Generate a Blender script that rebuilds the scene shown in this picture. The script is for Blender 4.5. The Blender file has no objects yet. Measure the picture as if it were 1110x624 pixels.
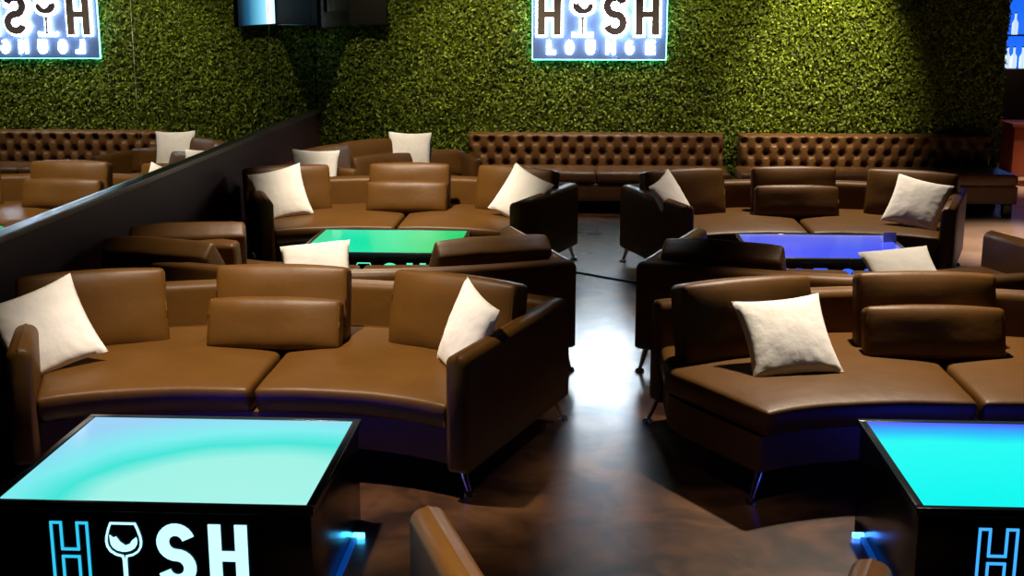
import bpy, bmesh, math, random
import numpy as np
from mathutils import Vector, Matrix, noise

scene = bpy.context.scene
C = scene.collection
PI = math.pi
R = math.radians

# ------------------------------------------------------------ camera
cd = bpy.data.cameras.new('camera')
cam = bpy.data.objects.new('camera', cd)
C.objects.link(cam)
cam.location = (0, 0, 2.2)
cam.rotation_euler = (R(90 - 12.59), 0, R(3.14))
cd.sensor_width = 36
cd.lens = 1370 / 1110 * 36
cd.clip_start = 0.05
scene.camera = cam

# ------------------------------------------------------------ world and exposure
w = bpy.data.worlds.new('world')
scene.world = w
w.use_nodes = True
w.node_tree.nodes['Background'].inputs[0].default_value = (0.10, 0.12, 0.2, 1)
w.node_tree.nodes['Background'].inputs[1].default_value = 0.02
scene.view_settings.view_transform = 'Standard'
scene.view_settings.look = 'None'
scene.view_settings.gamma = 1
scene.view_settings.exposure = 0
scene.view_settings.use_curve_mapping = False

# ------------------------------------------------------------ ceiling spots and added aisle fill
def spot(loc, aim, power, col, size=70, blend=0.8, rad=0.06):
    ld = bpy.data.lights.new('ceiling_or_fill_spot', 'SPOT')
    ld.energy = power
    ld.color = col
    ld.spot_size = R(size)
    ld.spot_blend = blend
    ld.shadow_soft_size = rad
    o = bpy.data.objects.new('ceiling_or_fill_spot', ld)
    C.objects.link(o)
    o.location = loc
    d = Vector(aim) - Vector(loc)
    o.rotation_euler = d.to_track_quat('-Z', 'Y').to_euler()
    return o

WARM = (1.0, 0.85, 0.68)
HEDGE = (1.0, 0.86, 0.45)
# over the lounge pods
spot((-1.5, 5.45, 3.3), (-1.5, 6.0, 0.45), 770, WARM, 60)
spot((1.6, 7.05, 3.3), (1.55, 6.1, 0.4), 860, WARM, 60)
spot((-1.5, 8.3, 3.3), (-1.5, 7.9, 0.5), 560, WARM, 62)
spot((-1.6, 9.6, 3.3), (-1.5, 10.7, 0.45), 900, WARM, 54)
spot((2.0, 11.35, 3.3), (1.9, 10.3, 0.45), 640, WARM, 60)
spot((-0.45, 3.1, 3.3), (-0.5, 3.3, 0.4), 700, WARM, 30)
spot((-2.0, 11.0, 3.3), (-1.95, 12.6, 0.5), 430, WARM, 44)
spot((0.4, 4.2, 3.3), (0.3, 4.6, 0.0), 80, WARM, 44)
spot((0.95, 3.0, 3.3), (0.95, 3.2, 0.4), 420, WARM, 24)
spot((2.4, 8.2, 3.3), (2.2, 7.9, 0.4), 330, WARM, 56)
# cool fill spots added to brighten the aisle floor and sofa arm tops
spot((0.15, 8.7, 3.3), (0.15, 8.6, 0.0), 300, (0.80, 0.88, 1.0), 50)
spot((0.15, 11.6, 3.3), (0.15, 11.2, 0.0), 90, (0.80, 0.88, 1.0), 36)
# grazing the green wall
spot((2.75, 13.1, 3.35), (2.65, 14.4, 1.6), 520, HEDGE, 58)
spot((1.4, 12.9, 3.35), (1.4, 14.4, 1.2), 170, HEDGE, 66)
spot((-0.95, 12.9, 3.35), (-1.0, 14.4, 1.3), 260, HEDGE, 66)
spot((-2.1, 12.7, 3.35), (-2.2, 14.4, 1.1), 90, HEDGE, 70)
spot((0.3, 12.9, 3.35), (0.1, 14.2, 0.7), 190, WARM, 60)
spot((2.5, 12.9, 3.35), (2.4, 14.2, 0.7), 130, WARM, 52)
# open floor on the right and the bar
spot((6.5, 16.0, 3.3), (6.3, 15.9, 0.0), 1300, (1.0, 0.78, 0.62), 48)
spot((4.9, 11.4, 3.3), (4.5, 11.8, 0.0), 1500, (1.0, 0.82, 0.70), 52)
spot((6.0, 16.0, 3.3), (6.0, 17.5, 0.5), 80, (1.0, 0.55, 0.35), 80)

# ------------------------------------------------------------ materials
def new_mat(name):
    m = bpy.data.materials.new(name)
    m.use_nodes = True
    return m, m.node_tree.nodes, m.node_tree.links, m.node_tree.nodes['Principled BSDF']

def simple(name, col, rough=0.5, metal=0.0, spec=0.5, emit=None, es=0.0, bump=0.0, bscale=50):
    m, n, l, b = new_mat(name)
    b.inputs['Base Color'].default_value = (*col, 1)
    b.inputs['Roughness'].default_value = rough
    b.inputs['Metallic'].default_value = metal
    b.inputs['Specular IOR Level'].default_value = spec
    if emit:
        b.inputs['Emission Color'].default_value = (*emit, 1)
        b.inputs['Emission Strength'].default_value = es
    tc = n.new('ShaderNodeTexCoord')
    t = n.new('ShaderNodeTexNoise')
    t.inputs['Scale'].default_value = bscale
    l.new(tc.outputs['Object'], t.inputs['Vector'])
    mx = n.new('ShaderNodeMix'); mx.data_type = 'RGBA'
    mx.inputs[6].default_value = (*[c * 0.9 for c in col], 1)
    mx.inputs[7].default_value = (*[min(1, c * 1.1) for c in col], 1)
    l.new(t.outputs['Fac'], mx.inputs[0])
    l.new(mx.outputs[2], b.inputs['Base Color'])
    if bump:
        bp = n.new('ShaderNodeBump')
        bp.inputs['Strength'].default_value = bump
        bp.inputs['Distance'].default_value = 0.002
        l.new(t.outputs['Fac'], bp.inputs['Height'])
        l.new(bp.outputs['Normal'], b.inputs['Normal'])
    return m

def leather(name, col, rough=0.46):
    m, n, l, b = new_mat(name)
    tc = n.new('ShaderNodeTexCoord')
    big = n.new('ShaderNodeTexNoise'); big.inputs['Scale'].default_value = 5.0
    big.inputs['Detail'].default_value = 4
    fine = n.new('ShaderNodeTexVoronoi'); fine.inputs['Scale'].default_value = 260
    l.new(tc.outputs['Object'], big.inputs['Vector']); l.new(tc.outputs['Object'], fine.inputs['Vector'])
    mx = n.new('ShaderNodeMix'); mx.data_type = 'RGBA'
    mx.inputs[6].default_value = (*[c * 0.8 for c in col], 1)
    mx.inputs[7].default_value = (*[c * 1.2 for c in col], 1)
    l.new(big.outputs['Fac'], mx.inputs[0]); l.new(mx.outputs[2], b.inputs['Base Color'])
    b.inputs['Roughness'].default_value = rough
    b.inputs['Specular IOR Level'].default_value = 0.26
    b1 = n.new('ShaderNodeBump'); b1.inputs['Strength'].default_value = 0.5; b1.inputs['Distance'].default_value = 0.012
    l.new(big.outputs['Fac'], b1.inputs['Height'])
    b2 = n.new('ShaderNodeBump'); b2.inputs['Strength'].default_value = 0.25; b2.inputs['Distance'].default_value = 0.0008
    l.new(fine.outputs['Distance'], b2.inputs['Height']); l.new(b1.outputs['Normal'], b2.inputs['Normal'])
    l.new(b2.outputs['Normal'], b.inputs['Normal'])
    return m

M = {}
M['leather'] = leather('brown_leather', (0.095, 0.040, 0.0055))
M['tufted'] = leather('tufted_leather', (0.12, 0.055, 0.024), 0.33)
M['chrome'] = simple('chrome', (0.75, 0.73, 0.7), 0.12, 1.0)
M['black'] = simple('black_gloss', (0.004, 0.004, 0.005), 0.22)
M['frame'] = simple('table_frame', (0.02, 0.035, 0.05), 0.2, 0.3)
M['mirror'] = simple('mirror', (0.62, 0.65, 0.66), 0.0, 1.0)
M['seam'] = simple('mirror_seam', (0.5, 0.45, 0.3), 0.35, 0.6)
M['wainscot'] = simple('dark_wainscot', (0.09, 0.036, 0.032), 0.5, spec=0.12, bump=0.1)
M['ledge'] = simple('ledge_wood', (0.11, 0.055, 0.042), 0.32)
M['ceiling'] = simple('ceiling_black', (0.01, 0.01, 0.012), 0.8)
M['wall'] = simple('wall_dark', (0.012, 0.012, 0.016), 0.7)
M['backing'] = simple('hedge_backing', (0.02, 0.03, 0.002), 0.9)
M['panel'] = simple('sign_panel', (0.018, 0.034, 0.08), 0.5, 0.0, emit=(0.18, 0.30, 0.62), es=0.45)
M['letter'] = simple('sign_letter', (0.10, 0.08, 0.09), 0.4)
M['glow'] = simple('sign_glow', (1, 1, 1), 0.5, emit=(0.78, 0.90, 1.0), es=32.0)
M['teal'] = simple('edge_led', (0.5, 1, 0.9), 0.5, emit=(0.12, 0.75, 0.72), es=16.0)
M['cable'] = simple('cable', (0.02, 0.018, 0.016), 0.5)
M['red_wood'] = simple('bar_wood', (0.30, 0.07, 0.03), 0.35)
M['bar_black'] = simple('bar_black', (0.006, 0.006, 0.008), 0.4)
M['blue_lit'] = simple('bar_blue', (0.02, 0.1, 0.5), 0.5, emit=(0.01, 0.14, 0.9), es=1.0)
M['bottle'] = simple('lit_bottle', (0.8, 0.85, 0.9), 0.2, emit=(0.6, 0.8, 1.0), es=0.9)  # backlight put into the bottles as their own emission
M['card'] = simple('white_card', (0.8, 0.8, 0.8), 0.5)
M['tv_body'] = simple('tv_body', (0.004, 0.004, 0.005), 0.45, spec=0.3)
M['spot_led'] = simple('cyan_led', (0.2, 0.8, 1), 0.5, emit=(0.05, 0.5, 1.0), es=9)
M['spot_blue'] = simple('blue_led', (0.2, 0.4, 1), 0.5, emit=(0.04, 0.2, 1.0), es=9)

M['strip'] = simple('blue_strip', (0.02, 0.1, 0.3), 0.4, emit=(0.0, 0.10, 0.6), es=0.35)
def fabric():
    m, n, l, b = new_mat('cream_fabric')
    tc = n.new('ShaderNodeTexCoord')
    wv = n.new('ShaderNodeTexNoise'); wv.inputs['Scale'].default_value = 14
    wv.inputs['Detail'].default_value = 3
    l.new(tc.outputs['Object'], wv.inputs['Vector'])
    mx = n.new('ShaderNodeMix'); mx.data_type = 'RGBA'
    mx.inputs[6].default_value = (0.78, 0.74, 0.66, 1); mx.inputs[7].default_value = (0.86, 0.82, 0.75, 1)
    l.new(wv.outputs['Fac'], mx.inputs[0]); l.new(mx.outputs[2], b.inputs['Base Color'])
    b.inputs['Roughness'].default_value = 0.9
    b.inputs['Specular IOR Level'].default_value = 0.1
    bp = n.new('ShaderNodeBump'); bp.inputs['Strength'].default_value = 0.5; bp.inputs['Distance'].default_value = 0.01
    l.new(wv.outputs['Fac'], bp.inputs['Height']); l.new(bp.outputs['Normal'], b.inputs['Normal'])
    return m
M['fabric'] = fabric()

def concrete():
    m, n, l, b = new_mat('stained_concrete')
    tc = n.new('ShaderNodeTexCoord')
    a = n.new('ShaderNodeTexNoise'); a.inputs['Scale'].default_value = 1.3; a.inputs['Detail'].default_value = 6
    a.inputs['Roughness'].default_value = 0.6; a.inputs['Distortion'].default_value = 0.5
    f = n.new('ShaderNodeTexNoise'); f.inputs['Scale'].default_value = 9; f.inputs['Detail'].default_value = 4
    l.new(tc.outputs['Object'], a.inputs['Vector']); l.new(tc.outputs['Object'], f.inputs['Vector'])
    cr = n.new('ShaderNodeValToRGB')
    e = cr.color_ramp.elements
    e[0].position = 0.32; e[0].color = (0.035, 0.013, 0.005, 1)
    e[1].position = 0.70; e[1].color = (0.16, 0.075, 0.028, 1)
    e2 = e.new(0.5); e2.color = (0.10, 0.042, 0.016, 1)
    l.new(a.outputs['Fac'], cr.inputs['Fac'])
    mx = n.new('ShaderNodeMix'); mx.data_type = 'RGBA'; mx.blend_type = 'MULTIPLY'
    mx.inputs[0].default_value = 0.5
    l.new(cr.outputs['Color'], mx.inputs[6]); l.new(f.outputs['Fac'], mx.inputs[7])
    l.new(cr.outputs['Color'], mx.inputs[6])
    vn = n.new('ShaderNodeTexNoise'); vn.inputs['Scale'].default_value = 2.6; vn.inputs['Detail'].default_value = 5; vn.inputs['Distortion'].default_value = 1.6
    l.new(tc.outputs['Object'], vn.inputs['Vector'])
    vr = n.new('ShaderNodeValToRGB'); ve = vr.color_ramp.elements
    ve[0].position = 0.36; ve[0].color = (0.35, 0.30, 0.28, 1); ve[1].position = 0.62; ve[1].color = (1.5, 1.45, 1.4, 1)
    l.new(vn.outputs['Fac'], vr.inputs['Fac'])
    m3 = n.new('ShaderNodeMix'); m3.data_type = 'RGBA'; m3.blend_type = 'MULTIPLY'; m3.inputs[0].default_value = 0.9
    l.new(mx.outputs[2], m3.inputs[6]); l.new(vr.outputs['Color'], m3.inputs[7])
    mx = m3
    cw = n.new('ShaderNodeMapRange'); cw.inputs['From Min'].default_value = 0.35; cw.inputs['From Max'].default_value = 0.65
    cw.inputs['To Min'].default_value = 0.75; cw.inputs['To Max'].default_value = 1.0
    l.new(vn.outputs['Fac'], cw.inputs['Value']); l.new(cw.outputs['Result'], b.inputs['Coat Weight'])
    cb = n.new('ShaderNodeBump'); cb.inputs['Strength'].default_value = 0.12; cb.inputs['Distance'].default_value = 0.004
    l.new(vn.outputs['Fac'], cb.inputs['Height']); l.new(cb.outputs['Normal'], b.inputs['Coat Normal'])
    # lighter tan floor colour blended in on the open walkway at the right
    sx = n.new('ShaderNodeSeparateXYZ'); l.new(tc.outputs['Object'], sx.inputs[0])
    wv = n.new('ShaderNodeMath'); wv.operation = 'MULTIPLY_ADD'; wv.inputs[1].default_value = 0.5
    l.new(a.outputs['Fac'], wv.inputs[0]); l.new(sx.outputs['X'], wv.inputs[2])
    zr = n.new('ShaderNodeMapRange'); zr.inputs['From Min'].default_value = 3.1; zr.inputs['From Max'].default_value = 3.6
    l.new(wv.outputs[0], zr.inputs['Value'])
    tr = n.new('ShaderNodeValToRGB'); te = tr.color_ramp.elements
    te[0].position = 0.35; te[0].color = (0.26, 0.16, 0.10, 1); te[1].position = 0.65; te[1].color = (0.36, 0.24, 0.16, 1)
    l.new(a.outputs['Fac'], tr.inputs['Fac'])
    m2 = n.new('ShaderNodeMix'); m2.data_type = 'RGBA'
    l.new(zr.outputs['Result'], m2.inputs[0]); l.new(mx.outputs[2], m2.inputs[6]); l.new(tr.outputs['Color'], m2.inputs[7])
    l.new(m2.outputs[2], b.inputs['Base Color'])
    mr = n.new('ShaderNodeMapRange')
    mr.inputs['To Min'].default_value = 0.42; mr.inputs['To Max'].default_value = 0.50
    l.new(f.outputs['Fac'], mr.inputs['Value']); l.new(mr.outputs['Result'], b.inputs['Roughness'])
    b.inputs['Specular IOR Level'].default_value = 0.3
    b.inputs['Coat Weight'].default_value = 1.0
    b.inputs['Coat Roughness'].default_value = 0.20
    b.inputs['Coat IOR'].default_value = 1.6
    bp = n.new('ShaderNodeBump'); bp.inputs['Strength'].default_value = 0.1; bp.inputs['Distance'].default_value = 0.0004
    l.new(a.outputs['Fac'], bp.inputs['Height'])
    return m
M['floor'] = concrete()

def leaf():
    m, n, l, b = new_mat('hedge_leaf')
    g = n.new('ShaderNodeNewGeometry')
    cr = n.new('ShaderNodeValToRGB')
    e = cr.color_ramp.elements
    e[0].position = 0.0; e[0].color = (0.04, 0.065, 0.002, 1)
    e[1].position = 1.0; e[1].color = (0.26, 0.32, 0.03, 1)
    x = e.new(0.6); x.color = (0.105, 0.15, 0.006, 1)
    l.new(g.outputs['Random Per Island'], cr.inputs['Fac'])
    l.new(cr.outputs['Color'], b.inputs['Base Color'])
    b.inputs['Roughness'].default_value = 0.55
    b.inputs['Specular IOR Level'].default_value = 0.3
    return m
M['leaf'] = leaf()

def led_top(name, stops, axis, nz=0.25, strength=1.0):
    """frosted light panel: LED colour mix runs across the panel"""
    m, n, l, b = new_mat(name)
    tc = n.new('ShaderNodeTexCoord')
    sep = n.new('ShaderNodeSeparateXYZ'); l.new(tc.outputs['Object'], sep.inputs[0])
    t = n.new('ShaderNodeTexNoise'); t.inputs['Scale'].default_value = 2.2; t.inputs['Detail'].default_value = 1
    l.new(tc.outputs['Object'], t.inputs['Vector'])
    if axis == 'R':   # rounded glow ring towards the rear left
        vx = n.new('ShaderNodeVectorMath'); vx.operation = 'SUBTRACT'; vx.inputs[1].default_value = (0.30, -0.45, 0)
        l.new(tc.outputs['Object'], vx.inputs[0])
        vs = n.new('ShaderNodeVectorMath'); vs.operation = 'MULTIPLY'; vs.inputs[1].default_value = (0.95, 1.0, 0)
        l.new(vx.outputs[0], vs.inputs[0])
        ln = n.new('ShaderNodeVectorMath'); ln.operation = 'LENGTH'; l.new(vs.outputs[0], ln.inputs[0])
        src = ln.outputs['Value']
    else:
        src = sep.outputs[axis]
    ad = n.new('ShaderNodeMath'); ad.operation = 'MULTIPLY_ADD'
    l.new(t.outputs['Fac'], ad.inputs[0]); ad.inputs[1].default_value = nz
    l.new(src, ad.inputs[2])
    cr = n.new('ShaderNodeValToRGB')
    e = cr.color_ramp.elements
    e[0].position = stops[0][0]; e[0].color = (*stops[0][1], 1)
    e[1].position = stops[-1][0]; e[1].color = (*stops[-1][1], 1)
    for p, c in stops[1:-1]:
        q = e.new(p); q.color = (*c, 1)
    mr = n.new('ShaderNodeMapRange')
    mr.inputs['From Min'].default_value = 0 if axis == 'R' else -0.6
    mr.inputs['From Max'].default_value = 1.2 if axis == 'R' else 0.6
    l.new(ad.outputs[0], mr.inputs['Value']); l.new(mr.outputs['Result'], cr.inputs['Fac'])
    l.new(cr.outputs['Color'], b.inputs['Emission Color'])
    b.inputs['Emission Strength'].default_value = strength
    b.inputs['Base Color'].default_value = (0.02, 0.02, 0.02, 1)
    b.inputs['Roughness'].default_value = 0.15
    return m

# ------------------------------------------------------------ helpers
def mesh_obj(name, verts, faces, mat, parent=None, smooth=True, angle=35, loc=None):
    me = bpy.data.meshes.new(name)
    me.from_pydata([tuple(v) for v in verts], [], faces)
    me.validate()
    bm = bmesh.new(); bm.from_mesh(me)
    bmesh.ops.remove_doubles(bm, verts=bm.verts, dist=1e-5)
    bmesh.ops.recalc_face_normals(bm, faces=bm.faces)
    bm.to_mesh(me); bm.free()
    if smooth:
        me.polygons.foreach_set('use_smooth', [True] * len(me.polygons))
        me.set_sharp_from_angle(angle=R(angle))
    me.materials.append(mat)
    o = bpy.data.objects.new(name, me)
    C.objects.link(o)
    if parent: o.parent = parent
    if loc: o.location = loc
    return o

def tag(o, label=None, cat=None, group=None, kind=None):
    if label: o['label'] = label
    if cat: o['category'] = cat
    if group: o['group'] = group
    if kind: o['kind'] = kind
    return o

def empty(name, loc=(0, 0, 0), rz=0):
    o = bpy.data.objects.new(name, None)
    o.empty_display_size = 0.1
    C.objects.link(o); o.location = loc; o.rotation_euler = (0, 0, rz)
    return o

def copy_tree(o, parent=None):
    c = o.copy(); C.objects.link(c)
    if parent: c.parent = parent
    for ch in [x for x in o.children]:
        copy_tree(ch, c)
    return c

class MB:
    def __init__(s): s.v = []; s.f = []
    def add(s, v, f):
        k = len(s.v); s.v += [tuple(p) for p in v]; s.f += [tuple(i + k for i in q) for q in f]
    def box(s, a, b, r=0.0):
        v, f = rbox_data(b[0]-a[0], b[1]-a[1], b[2]-a[2], r, 1 if r == 0 else 3)
        cx = [(a[i]+b[i])/2 for i in range(3)]
        s.add([(p[0]+cx[0], p[1]+cx[1], p[2]+cx[2]) for p in v], f)
    def lathe(s, prof, o=(0, 0, 0), n=20):
        k = []
        for r, z in prof:
            k.append([(o[0]+r*math.cos(2*PI*i/n), o[1]+r*math.sin(2*PI*i/n), o[2]+z) for i in range(n)])
        v = [p for ring in k for p in ring]; f = []
        for j in range(len(prof)-1):
            for i in range(n):
                f.append((j*n+i, j*n+(i+1) % n, (j+1)*n+(i+1) % n, (j+1)*n+i))
        f.append(tuple(range(n-1, -1, -1))); f.append(tuple((len(prof)-1)*n+i for i in range(n)))
        s.add(v, f)
    def tube(s, pts, r, n=8):
        P = [Vector(p) for p in pts]; rings = []
        rr = r if isinstance(r, (list, tuple)) else [r]*len(P)
        for i, p in enumerate(P):
            t = (P[min(i+1, len(P)-1)] - P[max(i-1, 0)]).normalized()
            a = t.cross(Vector((0, 0, 1)))
            if a.length < 1e-3: a = t.cross(Vector((1, 0, 0)))
            a.normalize(); b = t.cross(a)
            rings.append([p + a*math.cos(2*PI*k/n)*rr[i] + b*math.sin(2*PI*k/n)*rr[i] for k in range(n)])
        v = [q for g in rings for q in g]; f = []
        for j in range(len(P)-1):
            for i in range(n):
                f.append((j*n+i, j*n+(i+1) % n, (j+1)*n+(i+1) % n, (j+1)*n+i))
        f.append(tuple(range(n))); f.append(tuple((len(P)-1)*n+i for i in range(n)))
        s.add(v, f)
    def build(s, name, mat, parent=None, **k): return mesh_obj(name, s.v, s.f, mat, parent, **k)

def rbox_data(W, D, H, r, n=6, nx=None, ny=None, nz=None):
    """rounded box of six grids; merged later"""
    nx = nx or n; ny = ny or n; nz = nz or n
    def ax(L, k):
        if r <= 0: return [-L/2 + L*i/k for i in range(k+1)]
        e = [-L/2, -L/2 + r*0.15, -L/2 + r*0.5, -L/2 + r]
        m = [-L/2 + r + (L-2*r)*i/k for i in range(1, k)]
        return e + m + [-q for q in reversed(e)]
    X, Y, Z = ax(W, nx), ax(D, ny), ax(H, nz)
    v = []; f = []
    def grid(A, B, fn):
        k = len(v)
        for a in A:
            for b in B: v.append(fn(a, b))
        nb = len(B)
        for i in range(len(A)-1):
            for j in range(nb-1):
                f.append((k+i*nb+j, k+(i+1)*nb+j, k+(i+1)*nb+j+1, k+i*nb+j+1))
    for s in (-1, 1):
        grid(X, Y, lambda a, b: (a, b, s*H/2)); grid(X, Z, lambda a, b: (a, s*D/2, b)); grid(Y, Z, lambda a, b: (s*W/2, a, b))
    if r > 0:
        out = []
        h = (W/2-r, D/2-r, H/2-r)
        for p in v:
            c = [max(-h[i], min(h[i], p[i])) for i in range(3)]
            d = Vector([p[i]-c[i] for i in range(3)])
            if d.length > 1e-9: d = d.normalized()*r
            out.append((c[0]+d[0], c[1]+d[1], c[2]+d[2]))
        v = out
    return v, f

def prism(poly, y0, y1):
    """polygon in (x,z) extruded along y"""
    n = len(poly)
    v = [(x, y0, z) for x, z in poly] + [(x, y1, z) for x, z in poly]
    f = [tuple(range(n)), tuple(range(2*n-1, n-1, -1))] + [(i, (i+1) % n, n+(i+1) % n, n+i) for i in range(n)]
    return v, f

def stroke(pts, wd, closed=False, caps=0.0):
    """thick polyline as a list of quads in (x,z), mitred"""
    n = len(pts); L = []; Rr = []
    for i in range(n):
        p = Vector(pts[i])
        a = Vector(pts[i-1]) if (i > 0 or closed) else None
        b = Vector(pts[(i+1) % n]) if (i < n-1 or closed) else None
        d1 = (p-a).normalized() if a is not None else (b-p).normalized()
        d2 = (b-p).normalized() if b is not None else (p-a).normalized()
        n1 = Vector((-d1.y, d1.x)); n2 = Vector((-d2.y, d2.x))
        m = (n1+n2)
        m = m.normalized() if m.length > 1e-6 else n1
        k = wd/2/max(0.35, m.dot(n1))
        L.append(p+m*k); Rr.append(p-m*k)
    q = []
    for i in range(n if closed else n-1):
        j = (i+1) % n
        q.append([L[i], L[j], Rr[j], Rr[i]])
    return q

def add_stroke(mb, pts, wd, y0, y1, closed=False):
    for quad in stroke(pts, wd, closed):
        mb.add(*prism([(p.x, p.y) for p in quad], y0, y1))

# ------------------------------------------------------------ logo lettering (x 0..1, z 0..HL in units of the word's width)
HL = 0.335
LW = 0.195
XS = (0.0, 0.275, 0.54, 0.805)
ST = 0.062
def fat_stroke(mb, pts, wd, y0, y1):
    P = [Vector(p) for p in pts]
    for i, p in enumerate(P):
        mb.add(*prism([(p.x+wd/2*math.cos(2*PI*k/14), p.y+wd/2*math.sin(2*PI*k/14)) for k in range(14)], y0, y1))
        if i:
            q = P[i-1]; d = (p-q).normalized(); n = Vector((-d.y, d.x))*wd/2
            mb.add(*prism([tuple(q+n), tuple(q-n), tuple(p-n), tuple(p+n)], y0, y1))
def H_poly(x0, g=0.0):
    a, b = x0-g, x0+LW+g; s = ST+2*g; c = HL/2
    return [(a, -g), (a+s, -g), (a+s, c-0.026-g), (b-s, c-0.026-g), (b-s, -g), (b, -g), (b, HL+g), (b-s, HL+g),
            (b-s, c+0.026+g), (a+s, c+0.026+g), (a+s, HL+g), (a, HL+g)]
def S_path(x0, wd=LW, h=HL, s=ST, zo=0.0):
    rx = (wd-s)/2; ry = (h-s)/4; cx = x0+wd/2
    p = []
    for a in range(18, 271, 14):
        p.append((cx+rx*math.cos(R(a)), zo+h-s/2-ry+ry*math.sin(R(a))))
    for a in range(90, -163, -14):
        p.append((cx+rx*math.cos(R(a)), zo+s/2+ry+ry*math.sin(R(a))))
    p = [q for k, q in enumerate(p) if k == 0 or (Vector(q)-Vector(p[k-1])).length > 0.004]
    return p
BOWL = [(0.34, 1.0), (0.40, 0.90), (0.46, 0.78), (0.475, 0.70), (0.455, 0.62), (0.38, 0.545), (0.24, 0.49), (0.07, 0.465)]
def glass_outline(x0, g=0.0):
    cx = x0+LW/2; rt = [(cx+a*LW+g, z*HL) for a, z in BOWL]
    rt += [(cx+0.05*LW+g, 0.40*HL), (cx+0.045*LW+g, 0.08*HL), (cx+0.1*LW+g, 0.05*HL), (cx+0.36*LW+g, 0.025*HL+g), (cx+0.36*LW+g, -g)]
    rt[0] = (rt[0][0], HL+g)
    return rt + [(2*cx-x, z) for x, z in reversed(rt)]
def wine_poly(x0, k=0.74):
    cx = x0+LW/2
    rt = [(cx+a*LW*k, (z*HL-0.62*HL)*k+0.655*HL) for a, z in BOWL[3:]]
    lf = [(2*cx-x, z) for x, z in reversed(rt)]
    top = [(cx-0.36*LW, 0.80*HL), (cx-0.27*LW, 0.755*HL), (cx-0.20*LW, 0.775*HL), (cx-0.10*LW, 0.69*HL), (cx+0.03*LW, 0.635*HL),
           (cx+0.15*LW, 0.66*HL), (cx+0.22*LW, 0.72*HL), (cx+0.33*LW, 0.77*HL)]
    return rt + lf + top

def xf(mb_v, s, ox, oy, oz, flip=False):
    return [((ox - x*s) if flip else (ox + x*s), oy + (-y if flip else y), oz + z*s) for x, y, z in mb_v]

def table_logo(s, ox, oy, oz, flip, mats, parent):
    """lit word on a table side: outlined H, wine glass, solid S and H"""
    d = 0.006
    def put(name, mb, mat):
        mesh_obj(name, xf(mb.v, s, ox, oy, oz, flip), mb.f, mat, parent, smooth=False)
    mb = MB(); add_stroke(mb, [Vector(p) for p in H_poly(XS[0], -0.006)], 0.012, -d, 0, True); put('outlined_letter', mb, mats[0])
    mb = MB(); add_stroke(mb, [Vector(p) for p in glass_outline(XS[1], -0.004)], 0.0095, -d, 0, True)
    mb.add(*prism(wine_poly(XS[1]), -d, 0)); put('wine_glass_mark', mb, mats[1])
    mb = MB(); add_stroke(mb, [Vector(p) for p in S_path(XS[2])], ST, -d, 0); put('solid_letter', mb, mats[1])
    mb = MB(); mb.add(*prism(H_poly(XS[3]), -d, 0)); put('solid_letter', mb, mats[1])

# ============================================================ SETTING
LX, BY, CZ = -3.02, 14.45, 3.4
def slab(name, a, b, mat, **k):
    mb = MB(); mb.box(a, b)
    o = mb.build(name, mat, smooth=False); o['kind'] = 'structure'
    return o
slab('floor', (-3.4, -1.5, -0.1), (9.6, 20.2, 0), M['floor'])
slab('ceiling', (-3.4, -1.5, CZ), (9.6, 20.2, CZ+0.1), M['ceiling'])
slab('wall_left', (LX-0.35, -1.5, 0), (LX-0.03, BY+0.15, CZ), M['wall'])
slab('wall_back', (LX-0.03, BY, 0), (4.66, BY+0.15, CZ), M['backing'])
slab('wall_far', (3.0, 20.0, 0), (9.6, 20.15, CZ), M['wall'])
slab('wall_right', (9.45, -1.5, 0), (9.6, 20.0, CZ), M['wall'])
slab('wall_front', (LX-0.03, -1.5, 0), (9.45, -1.4, CZ), M['wall'])
slab('wall_wainscot', (LX-0.03, -1.4, 0), (LX+0.012, BY, 1.0), M['wainscot'])
mb = MB(); mb.box((LX-0.03, -1.4, 1.0), (LX+0.03, BY, 1.02), 0.004); mb.box((LX-0.03, -1.4, 1.02), (LX+0.05, BY, 1.045), 0.006)
o = mb.build('trim_ledge', M['ledge']); o['kind'] = 'structure'

# mirror sheets above the ledge
SE = [(-1.4), 0.9, 4.72, 8.5, 12.28, BY-0.005]
words = ['hidden', 'nearest', 'middle', 'third', 'corner']
lab = ['nearest mirror sheet on the left wall, outside the frame', 'second mirror sheet on the left wall, left of the frame',
       'large mirror sheet left of the left seam, reflecting the sign', 'mirror sheet between the two seams, reflecting the hedge',
       'narrow mirror sheet meeting the hedge wall in the corner']
for i in range(5):
    mb = MB(); mb.box((LX-0.03, SE[i]+0.003, 1.047), (LX, SE[i+1]-0.003, CZ-0.01))
    o = mb.build('mirror_panel', M['mirror'], smooth=False); tag(o, lab[i], 'mirror', 'mirror sheets on the left wall')
for i in range(1, 5):
    mb = MB(); mb.box((LX-0.029, SE[i]-0.0025, 1.047), (LX+0.0015, SE[i]+0.0025, CZ-0.01))
    o = mb.build('trim_%d' % i, M['seam'], smooth=False); o['kind'] = 'structure'

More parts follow.
